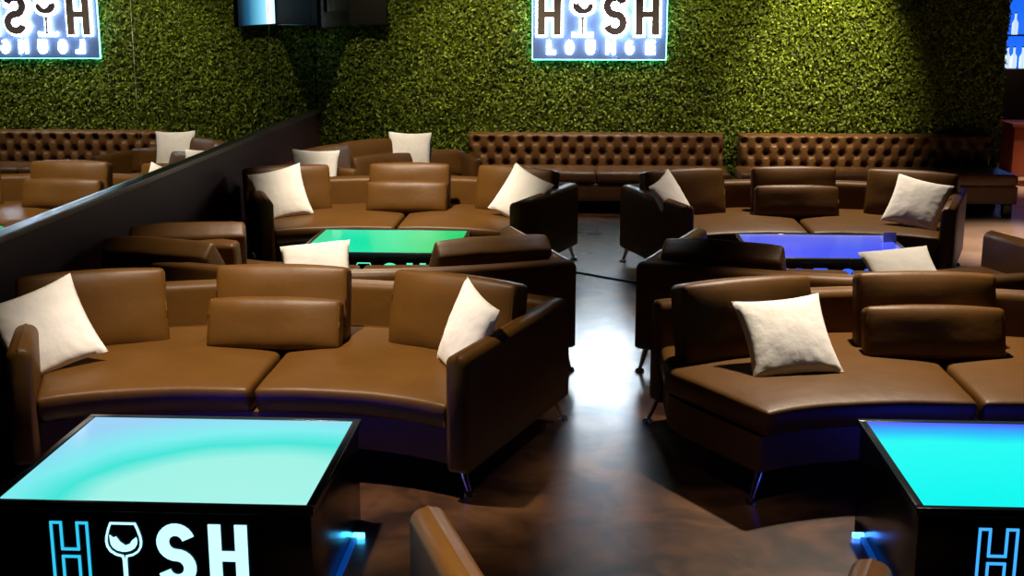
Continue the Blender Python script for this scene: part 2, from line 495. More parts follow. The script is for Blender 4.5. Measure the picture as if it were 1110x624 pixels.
# green wall
def hedge():
    rng = np.random.default_rng(7)
    N = 100000
    x = rng.uniform(LX+0.01, 4.66, N); z = rng.uniform(0.25, 2.95, N); y = BY - 0.004 - rng.uniform(0, 1, N)**1.3*0.075
    clump = np.sin(x*9.1+1.3*np.sin(z*7.3))*np.sin(z*10.7+1.1*np.sin(x*8.3))
    y -= 0.022*(clump+1)*0.5
    L = rng.uniform(0.014, 0.027, N); Wd = L*rng.uniform(0.38, 0.6, N)
    a = rng.uniform(0, 2*PI, N); tilt = rng.uniform(-0.9, 0.9, N); tilt2 = rng.uniform(-0.8, 0.8, N)
    # leaf axes: u along the leaf, v across
    u = np.stack([np.cos(a)*np.cos(tilt), -np.sin(tilt), np.sin(a)*np.cos(tilt)], 1)
    v0 = np.stack([-np.sin(a), np.zeros(N), np.cos(a)], 1)
    v = v0*np.cos(tilt2)[:, None] + np.stack([np.zeros(N), np.ones(N), np.zeros(N)], 1)*np.sin(tilt2)[:, None]
    c = np.stack([x, y, z], 1)
    P = np.empty((N, 4, 3))
    P[:, 0] = c - u*L[:, None]; P[:, 1] = c + v*Wd[:, None]; P[:, 2] = c + u*L[:, None]; P[:, 3] = c - v*Wd[:, None]
    P[:, :, 1] = np.minimum(P[:, :, 1], BY-0.002)
    P[:, :, 0] = np.maximum(P[:, :, 0], LX+0.003)
    me = bpy.data.meshes.new('hedge_leaves')
    me.vertices.add(4*N); me.vertices.foreach_set('co', P.reshape(-1))
    me.loops.add(4*N); me.loops.foreach_set('vertex_index', np.arange(4*N, dtype=np.int32))
    me.polygons.add(N); me.polygons.foreach_set('loop_start', np.arange(0, 4*N, 4, dtype=np.int32))
    me.update(calc_edges=True)
    me.materials.append(M['leaf'])
    o = bpy.data.objects.new('hedge_leaves', me); C.objects.link(o)
    tag(o, 'dense green artificial boxwood leaves covering the whole back wall', 'green wall', kind='stuff')
hedge()

# ============================================================ TABLES
TW, TD, TH = 1.19, 1.0, 0.46
def make_table(loc, topmat, logo_f, logo_b, led, side, label):
    t = empty('light_table', loc)
    tag(t, label, 'coffee table', 'light up lounge tables')
    mb = MB(); mb.box((-TW/2+0.012, -TD/2+0.012, 0.0), (TW/2-0.012, TD/2-0.012, TH-0.03), 0.004)
    mb.build('cabinet', M['black'], t)
    mb = MB(); f = 0.032
    z0, z1 = TH-0.03, TH
    for a, b in (((-TW/2, -TD/2, z0), (TW/2, -TD/2+f, z1)), ((-TW/2, TD/2-f, z0), (TW/2, TD/2, z1)),
                 ((-TW/2, -TD/2+f, z0), (-TW/2+f, TD/2-f, z1)), ((TW/2-f, -TD/2+f, z0), (TW/2, TD/2-f, z1))):
        mb.box(a, b, 0.003)
    mb.build('top_frame', M['frame'], t)
    mb = MB(); mb.box((-TW/2+f, -TD/2+f, TH-0.012), (TW/2-f, TD/2-f, TH-0.003))
    mb.build('glowing_top', topmat, t, smooth=False)
    s = 0.72
    table_logo(s, -0.37, -TD/2+0.011, 0.145, False, logo_f, t)
    table_logo(s, 0.37, TD/2-0.011, 0.155, True, logo_b, t)
    # small side light near the floor, on a dim strip
    x = side*(TW/2-0.011)
    mb = MB(); mb.box((min(x, x+side*0.05), 0.28, 0.0), (max(x, x+side*0.05), 0.30, 0.022), 0.003)
    mb.build('side_light', led, t)
    mb = MB(); mb.box((min(x, x+side*0.022), -0.30, 0.0), (max(x, x+side*0.022), 0.27, 0.014), 0.003)
    mb.build('light_strip', M['strip'], t)
    return t

def em(name, c, s): return simple(name, (0.02, 0.02, 0.02), 0.4, emit=c, es=s)
cyan_line = em('cyan_outline', (0.03, 0.55, 0.85), 1.1); cyan_white = em('cyan_solid', (0.42, 0.85, 1.0), 1.6)
blue_fill = em('blue_back', (0.01, 0.03, 1.0), 9.0)
blue_line = em('blue_outline', (0.05, 0.40, 1.0), 1.2); blue_solid = em('blue_solid', (0.02, 0.12, 1.0), 1.6)
green_line = em('green_outline', (0.01, 0.75, 0.35), 1.0); green_solid = em('green_solid', (0.10, 0.9, 0.55), 1.1)
dblue_line = em('deep_blue_outline', (0.02, 0.05, 1.0), 0.8); dblue_solid = em('deep_blue_solid', (0.02, 0.10, 1.0), 1.6)

cyan_top = led_top('cyan_top', [(0.0, (0.40, 0.90, 0.82)), (0.44, (0.36, 0.90, 0.80)), (0.57, (0.05, 0.78, 0.68)), (0.70, (0.20, 0.84, 0.86)), (0.92, (0.30, 0.62, 0.90))], 'R', 0.12)
aqua_top = led_top('aqua_top', [(0.0, (0.0, 0.92, 0.88)), (0.70, (0.0, 0.95, 0.90)), (0.80, (0.0, 0.50, 0.95)), (0.90, (0.05, 0.12, 0.95)), (1.0, (0.06, 0.10, 0.9))], 'Y', 0.06)
green_top = led_top('green_top', [(0.0, (0.0, 0.60, 0.20)), (0.3, (0.0, 0.76, 0.42)), (0.6, (0.0, 0.78, 0.36)), (1.0, (0.0, 0.62, 0.16))], 'X', 0.3, 1.0)
blue_top = led_top('blue_top', [(0.0, (0.03, 0.05, 0.95)), (0.5, (0.04, 0.08, 0.88)), (0.85, (0.10, 0.13, 0.8)), (1.0, (0.2, 0.24, 0.8))], 'Y', 0.2)

LA, RA = -1.50, 1.82
make_table((-1.53, 4.66, 0), cyan_top, (cyan_line, cyan_white), (blue_fill, blue_fill), M['spot_led'], 1,
           'black light table with glowing pale cyan top at the front left')
make_table((1.80, 4.78, 0), aqua_top, (blue_line, blue_solid), (blue_fill, blue_fill), M['spot_blue'], -1,
           'black light table with bright aqua top cut off by the right edge')
make_table((-1.46, 9.38, 0), green_top, (green_line, green_solid), (green_line, green_solid), M['spot_led'], 1,
           'black light table with glowing green top in the middle left')
make_table((1.80, 9.35, 0), blue_top, (dblue_line, dblue_solid), (dblue_line, dblue_solid), M['spot_blue'], -1,
           'black light table with deep blue top in the middle right')

# ============================================================ CURVED SOFAS
ZR, ZB, TK = 0.69, 0.14, 0.115
ZS = 0.43
def fr(x): return 0.24 - 0.22*min(1.2, abs(x)/0.95)**3
def bk(x): return 1.50 - 0.40*(abs(x)/1.36)**2
def xr(y): return 0.935 + 0.355*y

def shell_path(n=15):
    F = Vector((0.995, 0.02)); Cn = Vector((1.405, 1.165))
    pts = [F, F.lerp(Cn, 0.33), F.lerp(Cn, 0.66), Cn]
    for i in range(1, n):
        x = 1.405*(1-2*i/n); pts.append(Vector((x, 1.165+0.41*(1-(abs(x)/1.405)**1.8))))
    pts += [Vector((-p.x, p.y)) for p in reversed(pts[:4])]
    return pts

def section(tk, z0, z1, r=0.045):
    p = [(-tk/2, z0+0.015), (-tk/2+0.015, z0), (tk/2-0.015, z0), (tk/2, z0+0.015)]
    for i in range(1, 4): p.append((tk/2, z0+(z1-r-z0)*i/4))
    for k in range(7): a = PI/2*k/6; p.append((tk/2-r+r*math.cos(a), z1-r+r*math.sin(a)))
    p.append((0, z1+0.006))
    for k in range(7): a = PI/2+PI/2*k/6; p.append((-tk/2+r+r*math.cos(a), z1-r+r*math.sin(a)))
    for i in range(3, 0, -1): p.append((-tk/2, z0+(z1-r-z0)*i/4))
    return p

def sweep_part(name, pts, lo, hi, cap_lo, cap_hi, parent, mat, sc):
    sec = section(TK, ZB, ZR)
    rings = []
    def lat(i):
        d1 = (pts[i]-pts[i-1]).normalized() if i > 0 else (pts[1]-pts[0]).normalized()
        d2 = (pts[i+1]-pts[i]).normalized() if i < len(pts)-1 else d1
        n1 = Vector((d1.y, -d1.x)); n2 = Vector((d2.y, -d2.x)); m = (n1+n2).normalized()
        return m/max(0.5, m.dot(n1)), (d1+d2).normalized()
    for i in range(lo, hi+1):
        m, d = lat(i)
        rings.append([(pts[i].x+m.x*s, pts[i].y+m.y*s, z) for s, z in sec])
    cz = (ZB+ZR)/2
    def capring(i, sg):
        m, d = lat(i); out = []
        for off, k in ((0.012, 0.008), (0.02, 0.022)):
            out.append([(pts[i].x+m.x*(s-math.copysign(min(k, abs(s)), s))+sg*d.x*off, pts[i].y+m.y*(s-math.copysign(min(k, abs(s)), s))+sg*d.y*off,
                         z-(k if z > cz else -k)*(1 if abs(z-cz) > 0.2 else 0)) for s, z in sec])
        return out
    if cap_hi: rings += capring(hi, 1)
    if cap_lo: rings = list(reversed(capring(lo, -1))) + rings
    n = len(sec); v = [p for r in rings for p in r]; f = []
    for j in range(len(rings)-1):
        for i in range(n): f.append((j*n+i, j*n+(i+1) % n, (j+1)*n+(i+1) % n, (j+1)*n+i))
    f.append(tuple(range(n))); f.append(tuple((len(rings)-1)*n+i for i in range(n)))
    v = [(x*sc, y*sc, z) for x, y, z in v]
    return mesh_obj(name, v, f, mat, parent, angle=50)

def seat_warp(v, sg, gap, inset, u0=None, wide=0.0):
    out = []
    for a, b, c in v:    # a,b in -0.5..0.5
        u = a+0.5 if u0 is None else a*2; w_ = b+0.5
        x = abs(u)*1.0
        for _ in range(4):
            y = (fr(x)+inset)*(1-w_) + bk(x)*w_
            x = gap + (xr(y)+(wide if u*sg < 0 else 0)-0.006-gap)*abs(u)
        out.append(((x if u >= 0 else -x)*sg, y, c))
    return out

def make_sofa(name, sc=1.0, left_arm=True):
    t = empty(name)
    pts = shell_path()
    n = len(pts)
    # arms and backrest
    sweep_part('arm', pts, 0, 3, True, False, t, M['leather'], sc)
    if left_arm:
        sweep_part('arm', pts, n-4, n-1, False, True, t, M['leather'], sc)
        sweep_part('backrest', pts, 3, n-4, False, False, t, M['leather'], sc)
    else:
        cut = pts[:n-3]
        sweep_part('backrest', cut, 3, n-4, False, True, t, M['leather'], sc)
    wd = 0.0 if left_arm else 0.12
    # base under the seats
    v, f = rbox_data(1, 1, 1, 0, 1, 16, 8, 2)
    v = [(a, b, 0.15+(c+0.5)*0.165) for a, b, c in v]
    v = seat_warp(v, 1, 0.0, 0.075, True, 0.0)
    if wd: v = [((x*(1+(min(1.38, 0.96+0.63*y)/xr(y)-1)*(abs(x)/xr(y))**1.5) if x < 0 else x), y, z) for x, y, z in v]
    mesh_obj('base', [(x*sc, y*sc, z) for x, y, z in v], f, M['leather'], t, angle=40)
    # two curved seat cushions
    for sg in (1, -1):
        v, f = rbox_data(1.0, 1.3, 0.135, 0.026, 12, 14, 14, 3)
        w2 = []
        for a, b, c in v:
            e = (1-(2*a)**4)*(1-(2*b/1.3)**4)
            w2.append((a, b/1.3, 0.3175+0.0675+c+(0.028*e if c > 0 else 0)))
        v = seat_warp(w2, sg, 0.012, 0.0, None, 0.0)
        if sg < 0 and wd: v = [(x*(1+(min(1.40, 0.975+0.63*y)/xr(y)-1)*min(1, (abs(x)/xr(y))**1.5)), y, z) for x, y, z in v]
        v = [(x, y+(0.05*max(0, 0.385-z)/0.07 if y < 0.6*bk(x) else 0), z) for x, y, z in v]
        v = [(x, y, z+0.004*noise.noise(Vector((x*6, y*6, sg)))) for x, y, z in v]
        mesh_obj('seat_cushion', [(x*sc, y*sc, z) for x, y, z in v], f, M['leather'], t, angle=60)
    # splayed metal legs with feet
    for (x, y, dx, dy) in ((0.99, 0.14, 0.045, -0.04), (-0.99, 0.14, -0.045, -0.04), (1.40, 1.17, 0.045, 0.05), (-1.40, 1.17, -0.045, 0.05),
                           (0.0, 0.34, 0, -0.04), (0.0, 1.5, 0, 0.03)):
        mb = MB(); x *= sc; y *= sc
        mb.tube([(x, y, 0.155), (x+dx*0.5, y+dy*0.5, 0.08), (x+dx, y+dy, 0.014)], [0.021, 0.016, 0.011], 12)
        lg = mb.build('leg', M['chrome'], t)
        mb = MB(); mb.lathe([(0.012, 0.024), (0.026, 0.015), (0.030, 0.0)][::-1], (x+dx, y+dy, 0), 16)
        mb.build('foot', M['chrome'], lg)
    return t

def place(o, x, y, rz, label, cat, group=None, z=0):
    o.location = (x, y, z); o.rotation_euler = (0, 0, rz)
    return tag(o, label, cat, group)

GS = 'curved lounge sofas'
sofa = make_sofa('curved_sofa')
place(sofa, -1.53, 5.35, 0, 'brown leather curved sofa behind the front left cyan table', 'sofa', GS)
place(make_sofa('curved_sofa', 1.0, False), RA, 5.33, 0, 'brown leather curved sofa without a left arm behind the front right aqua table', 'sofa', GS)
for x, y, rz, lb in ((LA, 8.74, PI, 'curved sofa in the left column seen from behind, facing the green table'),
                     (RA, 8.74, PI, 'curved sofa in the right column seen from behind, facing the deep blue table'),
                     (LA, 9.80, 0, 'curved sofa behind the green table, facing the camera'),
                     (RA, 9.72, 0, 'curved sofa behind the deep blue table, facing the camera'),
                     (-1.455, 3.66, PI, 'nearest left curved sofa, only one arm tip showing at the bottom edge'),
                     (RA, 3.35, PI, 'nearest right curved sofa, sliver of arm showing at the bottom right')):
    place(copy_tree(sofa), x, y, rz, lb, 'sofa', GS)
place(make_sofa('corner_sofa', 0.72), -1.58, 12.25, R(40), 'smaller curved sofa set diagonally in the corner below the hedge', 'sofa')

# ------------------------------------------------------------ loose leather cushions
def leather_cushion(name, Wc, Hc, Dc, puff=0.03):
    """upright cushion, origin at its bottom centre"""
    v, f = rbox_data(Wc, Dc, Hc, 0.028, 10, 12, 3, 10)
    out = []
    for x, y, z in v:
        u, q = 2*x/Wc, 2*z/Hc
        e = max(0, 1-u**4)*max(0, 1-q**4)
        y += math.copysign(puff*e, y) if abs(y) > Dc*0.2 else 0
        y += 0.006*noise.noise(Vector((x*7, z*7, Wc*3)))
        z += 0.010*(1-abs(u)**2)*(1 if z > 0 else 0) - 0.006*(u**2)*(1 if z > 0 else 0)
        out.append((x, y, z+Hc/2))
    # piping along the front and back edges
    o = mesh_obj(name, out, f, M['leather'], angle=60)
    mb = MB()
    for sy in (-1, 1):
        pth = []
        for k in range(40):
            a = 2*PI*k/40+0.001
            cx, cz = math.cos(a), math.sin(a)
            m = (abs(cx)**7+abs(cz)**7)**(-1/7)
            pth.append((cx*m*(Wc/2-0.010), sy*(Dc/2-0.006), Hc/2+cz*m*(Hc/2-0.010)))
        pth.append(pth[0])
        mb.tube(pth, 0.005, 6)
    mb.build('piping', M['leather'], o)
    return o

def orient(o, x, y, z, yaw, tilt, roll=0):
    """stand at (x,y,z); faces -y, leaning back by tilt, turned by yaw, rolled in its own plane"""
    m = Matrix.Rotation(R(yaw), 4, 'Z') @ Matrix.Rotation(-R(tilt), 4, 'X') @ Matrix.Rotation(R(roll), 4, 'Y')
    o.rotation_euler = m.to_euler(); o.location = (x, y, z)

back_c = leather_cushion('back_cushion', 0.74, 0.41, 0.15)
wide_c = leather_cushion('centre_cushion', 0.71, 0.41, 0.15)
lum_c = leather_cushion('lumbar_cushion', 0.70, 0.27, 0.12)
used = set()
def put_cushion(proto, x, y, z, yaw, tilt, label, group, roll=0):
    if proto.name in used: o = copy_tree(proto)
    else: o = proto; used.add(proto.name)
    orient(o, x, y, z, yaw, tilt, roll)
    return tag(o, label, 'cushion', group)

GB = 'loose leather back cushions'; GL = 'low leather lumbar cushions'
def sofa_cushions(ax, oy, who, sc=1.0, left=(-0.94, 0.93, 23), right=(0.93, 0.93, -27)):
    put_cushion(back_c, ax+left[0], oy+left[1], ZS+0.012, left[2], 12, 'brown leather back cushion at the left end of the ' + who, GB)
    put_cushion(wide_c, ax+0.0, oy+1.13, ZS+0.012, 0, 14, 'brown leather back cushion in the middle of the ' + who, GB)
    put_cushion(back_c, ax+right[0], oy+right[1], ZS+0.012, right[2], 12, 'brown leather back cushion at the right end of the ' + who, GB)
    put_cushion(lum_c, ax+0.0, oy+0.94, ZS+0.02, 0, 18, 'low brown lumbar cushion leaning on the middle of the ' + who, GL)
sofa_cushions(-1.58, 5.33, 'front left sofa')
sofa_cushions(RA-0.03, 5.33, 'front right sofa')
sofa_cushions(LA, 9.80, 'sofa behind the green table', left=(-1.02, 0.90, 23))
sofa_cushions(RA, 9.72, 'sofa behind the deep blue table')
# sofas facing away: end cushions only, slumped back
for x, y, yw, tl, lb in ((-2.52, 7.70, 165, 38, 'front slumped cushion seen from behind, left end of the sofa facing green table'),
                         (-0.62, 7.86, 202, 38, 'back cushion seen from behind right of the green table'),
                         (0.93, 7.80, 162, 38, 'slumped back cushion seen from behind left of the deep blue table'),
                         (3.10, 7.82, 200, 42, 'back cushion cut by the right edge, on the sofa facing the deep blue table')):
    put_cushion(back_c, x, y, ZS+0.012, yw, tl, lb, GB)
put_cushion(lum_c, -2.56, 8.02, ZS+0.012, 172, 8, 'low brown cushion seen from behind, beside the slumped cushions near the mirror wall', GL)
put_cushion(back_c, -2.62, 8.22, ZS+0.012, 196, 36, 'slumped cushion behind another, left end of the sofa facing the green table', GB)
# corner sofa cushions
def cpt(lx, ly, a=40, o=(-1.58, 12.25)):
    return o[0]+lx*math.cos(R(a))-ly*math.sin(R(a)), o[1]+lx*math.sin(R(a))+ly*math.cos(R(a))
for lx, ly, yw, p, tl, lb in ((-0.66, 0.60, 66, back_c, 12, 'bluish lit back cushion at the left end of the corner sofa'),
                              (0.0, 0.84, 40, wide_c, 14, 'bluish lit back cushion in the middle of the corner sofa'),
                              (0.60, 0.68, 18, lum_c, 14, 'low brown cushion at the right end of the corner sofa, beside the upright pillow')):
    X, Y = cpt(lx, ly)
    put_cushion(p, X, Y, ZS+0.012, yw, tl, lb, GB)
X, Y = cpt(0.0, 0.66)
put_cushion(lum_c, X, Y, ZS+0.02, 40, 18, 'low lumbar cushion in the middle of the corner sofa', GL)

# ------------------------------------------------------------ cream throw pillows
def pillow_mesh(S=0.45, D=0.13, seed=0):
    n = 26; v = []; f = []
    for s in (-1, 1):
        k = len(v)
        for i in range(n+1):
            for j in range(n+1):
                u = -1+2*i/n; q = -1+2*j/n
                x = S/2*u*(1-0.085*(1-q*q)); z = S/2*q*(1-0.085*(1-u*u))
                t = D/2*max(0, (1-u**2)*(1-q**2))**0.42
                e = (1-abs(u)**6)*(1-abs(q)**6)
                t += e*0.006*noise.noise(Vector((x*9, z*9, seed+s*3)))
                # creases running in from the corners
                t -= e*0.004*abs(math.sin(9*math.atan2(q, u)+seed))*min(1, (u*u+q*q))
                v.append((x, s*max(t, 0.0), z+S/2))
        for i in range(n):
            for j in range(n):
                f.append((k+i*(n+1)+j, k+(i+1)*(n+1)+j, k+(i+1)*(n+1)+j+1, k+i*(n+1)+j+1))
    return v, f
def pillow(x, y, z, yaw, tilt, roll, label, seed, D=0.13, S=0.45):
    v, f = pillow_mesh(S, D, seed)
    o = mesh_obj('throw_pillow', [(a, b, c-S/2) for a, b, c in v], f, M['fabric'], angle=75)
    orient(o, x, y, z, yaw, tilt, roll)
    return tag(o, label, 'pillow', 'cream throw pillows')
PIL = [
    (-2.62, 5.88, 0.645, 22, 30, -20, 'cream pillow tilted at the left end of the front left sofa'),
    (-0.54, 5.88, 0.65, -62, 18, 10, 'cream pillow seen edge on, leaning on the right arm of the front left sofa'),
    (-1.66, 7.72, 0.595, 2, 58, -9, 'cream pillow before the green table, lower half hidden by the front left sofa'),
    (-2.52, 10.42, 0.655, 16, 22, -12, 'cream pillow at the left end of the sofa behind the green table'),
    (-0.50, 10.43, 0.65, -28, 26, 22, 'cream pillow slanting at the right end of the sofa behind the green table'),
    (-1.78, 13.05, 0.70, 8, 14, 2, 'upright cream pillow on the corner sofa, highest in the photo'),
    (-2.50, 11.72, 0.67, 6, 24, 2, 'cream pillow on the corner sofa, peeking over the left end of the sofa below'),
    (0.74, 10.22, 0.65, 60, 28, -14, 'cream pillow edge on at the left arm of the sofa behind the blue table'),
    (2.70, 10.23, 0.65, -20, 36, 12, 'cream pillow at the right end of the sofa behind the deep blue table'),
    (1.99, 7.72, 0.595, 2, 58, -8, 'cream pillow before the deep blue table, lower half hidden'),
    (1.01, 6.02, 0.63, 8, 45, -5, 'large square cream pillow on the left half of the front right sofa'),
]
for i, p in enumerate(PIL):
    pillow(*p[:6], p[6], i*3.7)

# ============================================================ TUFTED BENCHES
def tufted(x0, x1, seat_x0, seat_x1, label):
    t = empty('tufted_sofa', ((x0+x1)/2, BY-0.10, 0))
    tag(t, label, 'sofa', 'tufted sofas along the green wall')
    W = x1-x0; z0, z1 = 0.40, 0.815
    sx = 0.166; rz = 0.128
    nx = int(W/0.0105); nz = 44
    v = []; f = []
    def depth(x, z):
        r = (z1-0.085-z)/rz
        u = PI*(x/sx + r*0.5); q = PI*(x/sx - r*0.5)
        crease = (abs(math.sin(u))*abs(math.sin(q)))**0.5
        best = 9.0
        for rr in (math.floor(r), math.floor(r)+1):
            off = 0.5*(rr % 2)
            dx = (x/sx-off-round(x/sx-off))*sx; dz = (r-rr)*rz
            best = min(best, math.hypot(dx, dz))
        k = min(1, best/0.062); bump = k*k*(3-2*k)
        return 0.75*bump + 0.25*crease
    for i in range(nx+1):
        x = -W/2+W*i/nx
        ex = min(1, (W/2-abs(x))/0.045); ex = math.sqrt(max(0, 1-(1-ex)**2))
        for j in range(nz+1):
            s = j/nz
            z = z0+(z1-z0)*s
            ez = min(1, (z1-z)/0.045); ez = math.sqrt(max(0, 1-(1-ez)**2))
            top = -0.012*(1-abs(math.sin(PI*x/sx))**0.6) if s > 0.9 else 0
            y = -0.16 - 0.085*depth(x, z)*min(1, ex*1.3)*min(1, 0.35+ez) + 0.09*(1-ex) + 0.09*(1-ez) + 0.02*s
            v.append((x, y, z+top*(s-0.9)*10))
    for i in range(nx):
        for j in range(nz):
            k = i*(nz+1)+j; f.append((k, k+nz+1, k+nz+2, k+1))
    mesh_obj('tufted_back', v, f, M['tufted'], t, angle=80)
    mb = MB(); mb.box((-W/2+0.004, -0.10, 0.14), (W/2-0.004, 0.0, z1-0.012), 0.02); mb.build('back_frame', M['tufted'], t)
    a, b = seat_x0-t.location.x, seat_x1-t.location.x
    mb = MB(); n = 3
    mb.box((a, -0.80, 0.14), (b, -0.10, 0.33), 0.015); mb.build('base', M['tufted'], t)
    # long seat cushions
    for i in range(2):
        q0 = a+(b-a)*i/2+0.004; q1 = a+(b-a)*(i+1)/2-0.004
        vv, ff = rbox_data(q1-q0, 0.66, 0.12, 0.035, 8, 12, 8, 3)
        vv = [(p[0]+(q0+q1)/2, p[1]-0.485, p[2]+0.392+(0.012*(1-(2*p[0]/(q1-q0))**4)*(1-(2*p[1]/0.66)**4) if p[2] > 0 else 0)) for p in vv]
        mesh_obj('seat_cushion', vv, ff, M['tufted'], t, angle=60)
    for lx in (a+0.08, b-0.08):
        for ly in (-0.72, -0.18):
            mb = MB(); mb.box((lx-0.045, ly-0.045, 0), (lx+0.045, ly+0.045, 0.145), 0.006)
            mb.build('leg', M['black'], t)
tufted(-1.28, 1.585, -1.28, 1.60, 'long button tufted brown sofa against the hedge, left one under the sign')
tufted(1.75, 4.50, 1.70, 4.62, 'long button tufted brown sofa against the hedge, right one')

# ============================================================ WALL SIGN
def sign():
    t = empty('illuminated_sign', (-0.50, BY-0.165, 1.88))
    tag(t, 'illuminated sign with dark letters on a blue white panel on the green wall', 'sign')
    s = 1.34
    px0, px1, pz0, pz1 = -0.055, 1.425, -0.265, 0.52
    mb = MB(); mb.box((px0, 0.035, pz0), (px1, 0.055, pz1), 0.004); mb.build('sign_panel', M['panel'], t)
    mb = MB()
    e = 0.006
    for a, b in (((px0-e, 0.055, pz0-e), (px1+e, 0.075, pz0)), ((px0-e, 0.055, pz1), (px1+e, 0.075, pz1+e)),
                 ((px0-e, 0.055, pz0), (px0, 0.075, pz1)), ((px1, 0.055, pz0), (px1+e, 0.075, pz1))):
        mb.box(a, b)
    mb.build('edge_lighting', M['teal'], t, smooth=False)
    def sc(v): return [(x*s, y, z*s) for x, y, z in v]
    def put(name, mb, mat): mesh_obj(name, sc(mb.v), mb.f, mat, t, smooth=False)
    g = 0.015
    for k, nm in ((0, 'letter'), (3, 'letter')):
        mb = MB(); mb.add(*prism(H_poly(XS[k]), -0.045, -0.013)); put('dark_letter', mb, M['letter'])
        mb = MB(); mb.add(*prism(H_poly(XS[k], g), -0.012, -0.002)); put('letter_halo', mb, M['glow'])
    mb = MB(); add_stroke(mb, [Vector(p) for p in S_path(XS[2])], ST, -0.045, -0.013); put('dark_letter', mb, M['letter'])
    mb = MB(); fat_stroke(mb, S_path(XS[2]), ST+2*g, -0.012, -0.002); put('letter_halo', mb, M['glow'])
    mb = MB(); mb.add(*prism(wine_poly(XS[1], 0.92), -0.045, -0.013))
    cx = XS[1]+LW/2
    mb.add(*prism([(cx-0.025, 0.44*HL), (cx-0.009, 0.38*HL), (cx-0.008, 0.06*HL), (cx-0.03, 0.015*HL), (cx+0.03, 0.015*HL), (cx+0.008, 0.06*HL),
                   (cx+0.009, 0.38*HL), (cx+0.025, 0.44*HL)], -0.045, -0.013))
    put('dark_wine_glass', mb, M['letter'])
    mb = MB(); mb.add(*prism(glass_outline(XS[1], 0.016), -0.012, -0.002)); put('letter_halo', mb, M['glow'])
    # LOUNGE in small solid white letters
    h, wd, st = 0.155, 0.098, 0.040
    z0 = -0.212
    xs = [0.075, 0.225, 0.395, 0.56, 0.715, 0.885]
    xs = [x*1.36 for x in xs]
    def rect(mb, x, z, a, b): mb.add(*prism([(x, z), (x+a, z), (x+a, z+b), (x, z+b)], 0.0, 0.03))
    def ring(mb, x, a0, a1, w_=wd):
        pts = [Vector((x+w_/2+(w_-st)/2*math.cos(R(a)), z0+h/2+(h-st)/2*math.sin(R(a)))) for a in range(a0, a1+1, 20)]
        add_stroke(mb, pts, st, 0.0, 0.03, a1-a0 >= 340)
    fns = {}
    for ch, x in zip('LOUNGE', xs):
        mb = MB()
        if ch == 'L': rect(mb, x, z0, st, h); rect(mb, x+st, z0, wd-st, st)
        elif ch == 'O': ring(mb, x, 0, 340)
        elif ch == 'U':
            rect(mb, x, z0+wd/2, st, h-wd/2); rect(mb, x+wd-st, z0+wd/2, st, h-wd/2)
            add_stroke(mb, [Vector((x+wd/2+(wd-st)/2*math.cos(R(a)), z0+wd/2+(wd-st)/2*math.sin(R(a)))) for a in range(180, 361, 20)], st, 0, 0.03)
        elif ch == 'N':
            rect(mb, x, z0, st*0.6, h); rect(mb, x+wd-st*0.6, z0, st*0.6, h)
            mb.add(*prism([(x, z0+h), (x+wd-st*0.65, z0), (x+wd, z0), (x+st*0.65, z0+h)], 0.002, 0.028))
        elif ch == 'G': ring(mb, x, 50, 350); rect(mb, x+wd/2, z0+h*0.32, wd/2, st*0.9)
        elif ch == 'E':
            rect(mb, x, z0, st, h)
            for q in (0, (h-st*0.9)/2, h-st*0.9): rect(mb, x+st, z0+q, wd-st, st*0.85)
        mesh_obj('lit_letter', mb.v, mb.f, M['glow'], t, smooth=False)
    return t
sign()

# ============================================================ TELEVISION (its screen is seen only in the mirror)
def tv_body(name, x, y, ang, Lw, Ht, face, wall, label):
    t = empty(name, (x, y, 1.985), ang)
    tag(t, label, 'television')
    mb = MB(); mb.box((-Lw/2, -0.025, 0), (Lw/2, 0.02, Ht), 0.008); mb.build('housing', M['tv_body'], t)
    mb = MB(); mb.box((-Lw/2+0.15, 0.018, 0.15), (Lw/2-0.15, 0.055, Ht-0.2), 0.012); mb.build('rear_housing', M['tv_body'], t)
    mb = MB(); mb.box((-Lw/2+0.015, -0.028, 0.02), (Lw/2-0.015, -0.025, Ht-0.015)); mb.build('screen', face, t, smooth=False)
    mb = MB(); mb.box((-Lw*0.48, -0.034, 0.002), (Lw*0.48, -0.026, 0.012)); mb.build('lower_bezel', M['chrome'], t, smooth=False)
    mb = MB()
    if wall: mb.box((-0.2, 0.05, 0.2), (0.2, 0.15, Ht-0.3), 0.01)
    else:
        mb.tube([(0, 0.07, Ht-0.3), (0, 0.07, CZ-1.985)], 0.025, 12)
    mb.build('mount', M['tv_body'], t)
    return t
def picture(Lw):
    m, n, l, b = new_mat('tv_picture')
    tc = n.new('ShaderNodeTexCoord'); sp = n.new('ShaderNodeSeparateXYZ'); l.new(tc.outputs['Object'], sp.inputs[0])
    mr = n.new('ShaderNodeMapRange'); mr.inputs['From Min'].default_value = -Lw/2; mr.inputs['From Max'].default_value = Lw/2
    l.new(sp.outputs['X'], mr.inputs['Value'])
    cr = n.new('ShaderNodeValToRGB'); e = cr.color_ramp.elements
    e[0].position = 0.06; e[0].color = (0.55, 0.8, 0.9, 1); e[1].position = 0.93; e[1].color = (0.0, 0.002, 0.006, 1)
    for p_, c_ in ((0.16, (0.9, 1, 1)), (0.22, (0.9, 1, 1)), (0.28, (0.28, 0.60, 0.80)), (0.5, (0.10, 0.36, 0.52)), (0.74, (0.01, 0.08, 0.16))):
        q = e.new(p_); q.color = (*c_, 1)
    l.new(mr.outputs['Result'], cr.inputs['Fac']); l.new(cr.outputs['Color'], b.inputs['Emission Color'])
    b.inputs['Emission Strength'].default_value = 2.0; b.inputs['Base Color'].default_value = (0.01, 0.01, 0.01, 1)
    return m
tv_body('television', -2.60, BY-0.20, 0, 0.86, 0.55, M['tv_body'], True, 'switched off black television on the hedge wall beside the mirror corner')
